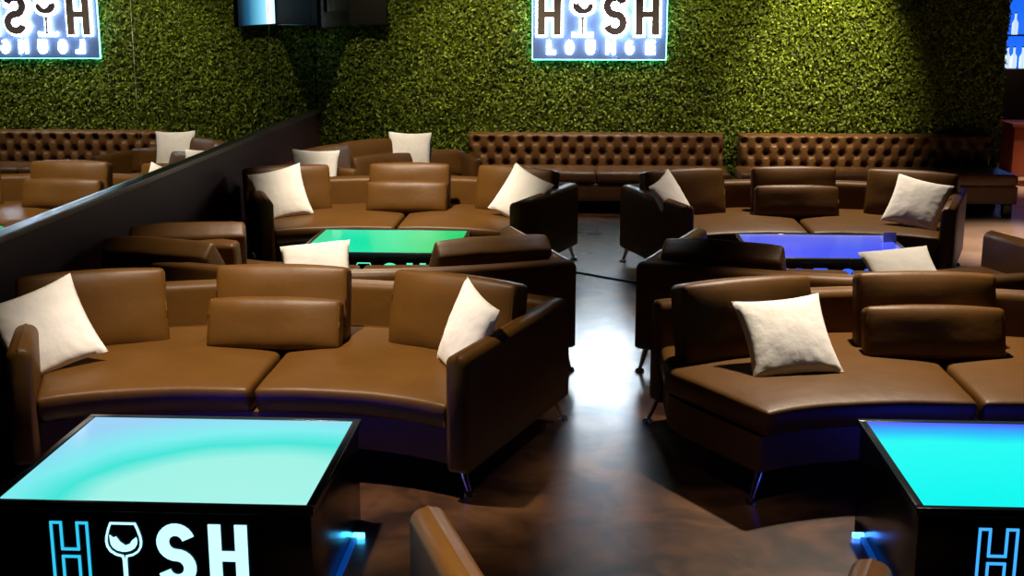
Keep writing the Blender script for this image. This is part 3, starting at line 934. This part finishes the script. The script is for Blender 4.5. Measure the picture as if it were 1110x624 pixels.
tv_body('television', -2.60, 13.42, -PI/2, 1.55, 0.9, picture(1.55), False, 'television hung facing the mirror, its lit blue screen visible only in the mirror')

# ============================================================ FLOOR CABLE, CARD
mb = MB()
pts = []
for i in range(25):
    s = i/24; x = -0.9+2.15*s; y = 10.55-0.75*s+0.015*math.sin(s*9)
    if x < -0.1: y = 10.44 + 0.3*0; 
    pts.append((x, 10.46-0.80*(x+0.05) if x > -0.3 else 10.66, 0.008))
mb.tube(pts, 0.008, 8)
tag(mb.build('floor_cable', M['cable']), 'thin dark cable crossing the aisle floor between the two far sofas', 'cable')

mb = MB()
mb.add([(0, 0, 0), (0.10, 0.02, 0), (0.10, 0.06, 0.0), (0, 0.04, 0), (0.0, 0.02, 0.07), (0.10, 0.04, 0.07)],
       [(0, 1, 5, 4), (3, 2, 5, 4), (0, 3, 4), (1, 2, 5)])
o = mb.build('tent_card', M['card'], smooth=False, loc=(2.28, 9.50, TH+0.001))
tag(o, 'small white folded card on the rear right corner of the deep blue table', 'card')

# ============================================================ BAR BEYOND THE WALL
def bar():
    t = empty('back_bar', (6.6, 18.4, 0))
    tag(t, 'blue lit bar shelving seen past the right end of the hedge wall', 'bar shelf')
    mb = MB(); mb.box((-0.9, 0.0, 0), (2.4, 0.5, 1.33), 0.01); mb.build('cabinet', M['bar_black'], t)
    mb = MB(); mb.box((-0.9, 0.42, 1.33), (2.4, 0.48, 2.7)); mb.build('lit_back_panel', M['blue_lit'], t, smooth=False)
    for z in (1.80, 2.3):
        mb = MB(); mb.box((-0.9, 0.05, z-0.02), (2.4, 0.42, z), 0.004); mb.build('shelf', M['bar_black'], t)
    c = empty('bar_counter', (6.6, 16.9, 0))
    tag(c, 'reddish wooden bar counter below the blue shelves', 'counter')
    mb = MB(); mb.box((-0.95, 0, 0), (2.4, 0.5, 0.66), 0.01)
    mb.build('counter_front', M['red_wood'], c)
    mb = MB(); mb.box((-1.0, -0.06, 0.66), (2.45, 0.56, 0.70), 0.008)
    mb.build('counter_top', M['red_wood'], c)
bar()
bm_ = MB(); bm_.lathe([(0.038, 0), (0.042, 0.01), (0.042, 0.16), (0.015, 0.21), (0.014, 0.27), (0.017, 0.275), (0.017, 0.29)], n=20)
bottle = bm_.build('bottle', M['bottle'])
caps = MB(); caps.lathe([(0.016, 0.29), (0.016, 0.305)], n=12)
caps.build('bottle_cap', M['bar_black'], bottle)
k = 0
for z, lst in ((1.33, (-0.84, -0.75, -0.66, -0.57, -0.48, -0.36, -0.2)), (1.80, (-0.66, -0.5, -0.3, 0.0))):
    for q in lst:
        o = bottle if k == 0 else copy_tree(bottle)
        o.location = (6.6+q, 18.4+0.2, z)
        tag(o, 'pale backlit bottle on the %s shelf of the blue bar' % ('lower' if z < 1.5 else 'upper'), 'bottle', 'bottles on the %s bar shelf' % ('lower' if z < 1.5 else 'upper'))
        k += 1
# bar stool in front of the counter
def stool():
    t = empty('bar_stool', (5.86, 16.2, 0))
    tag(t, 'reddish bar stool with low back beyond the right end of the tufted sofas', 'stool')
    mb = MB(); mb.box((-0.2, -0.2, 0.60), (0.2, 0.2, 0.67), 0.025); mb.build('seat', M['red_wood'], t)
    mb = MB(); mb.box((-0.19, 0.16, 0.67), (0.19, 0.2, 0.95), 0.015); mb.build('backrest', M['red_wood'], t)
    for a in (-1, 1):
        for b in (-1, 1):
            mb = MB(); mb.tube([(a*0.15, b*0.15, 0.61), (a*0.19, b*0.19, 0.0)], 0.014, 8); mb.build('leg', M['bar_black'], t)
    mb = MB(); mb.tube([(0.18*math.cos(q*PI/2+PI/4)*1.33, 0.18*math.sin(q*PI/2+PI/4)*1.33, 0.25) for q in (0, 1, 2, 3, 4)], 0.008, 6); mb.build('foot_ring', M['chrome'], t)
stool()
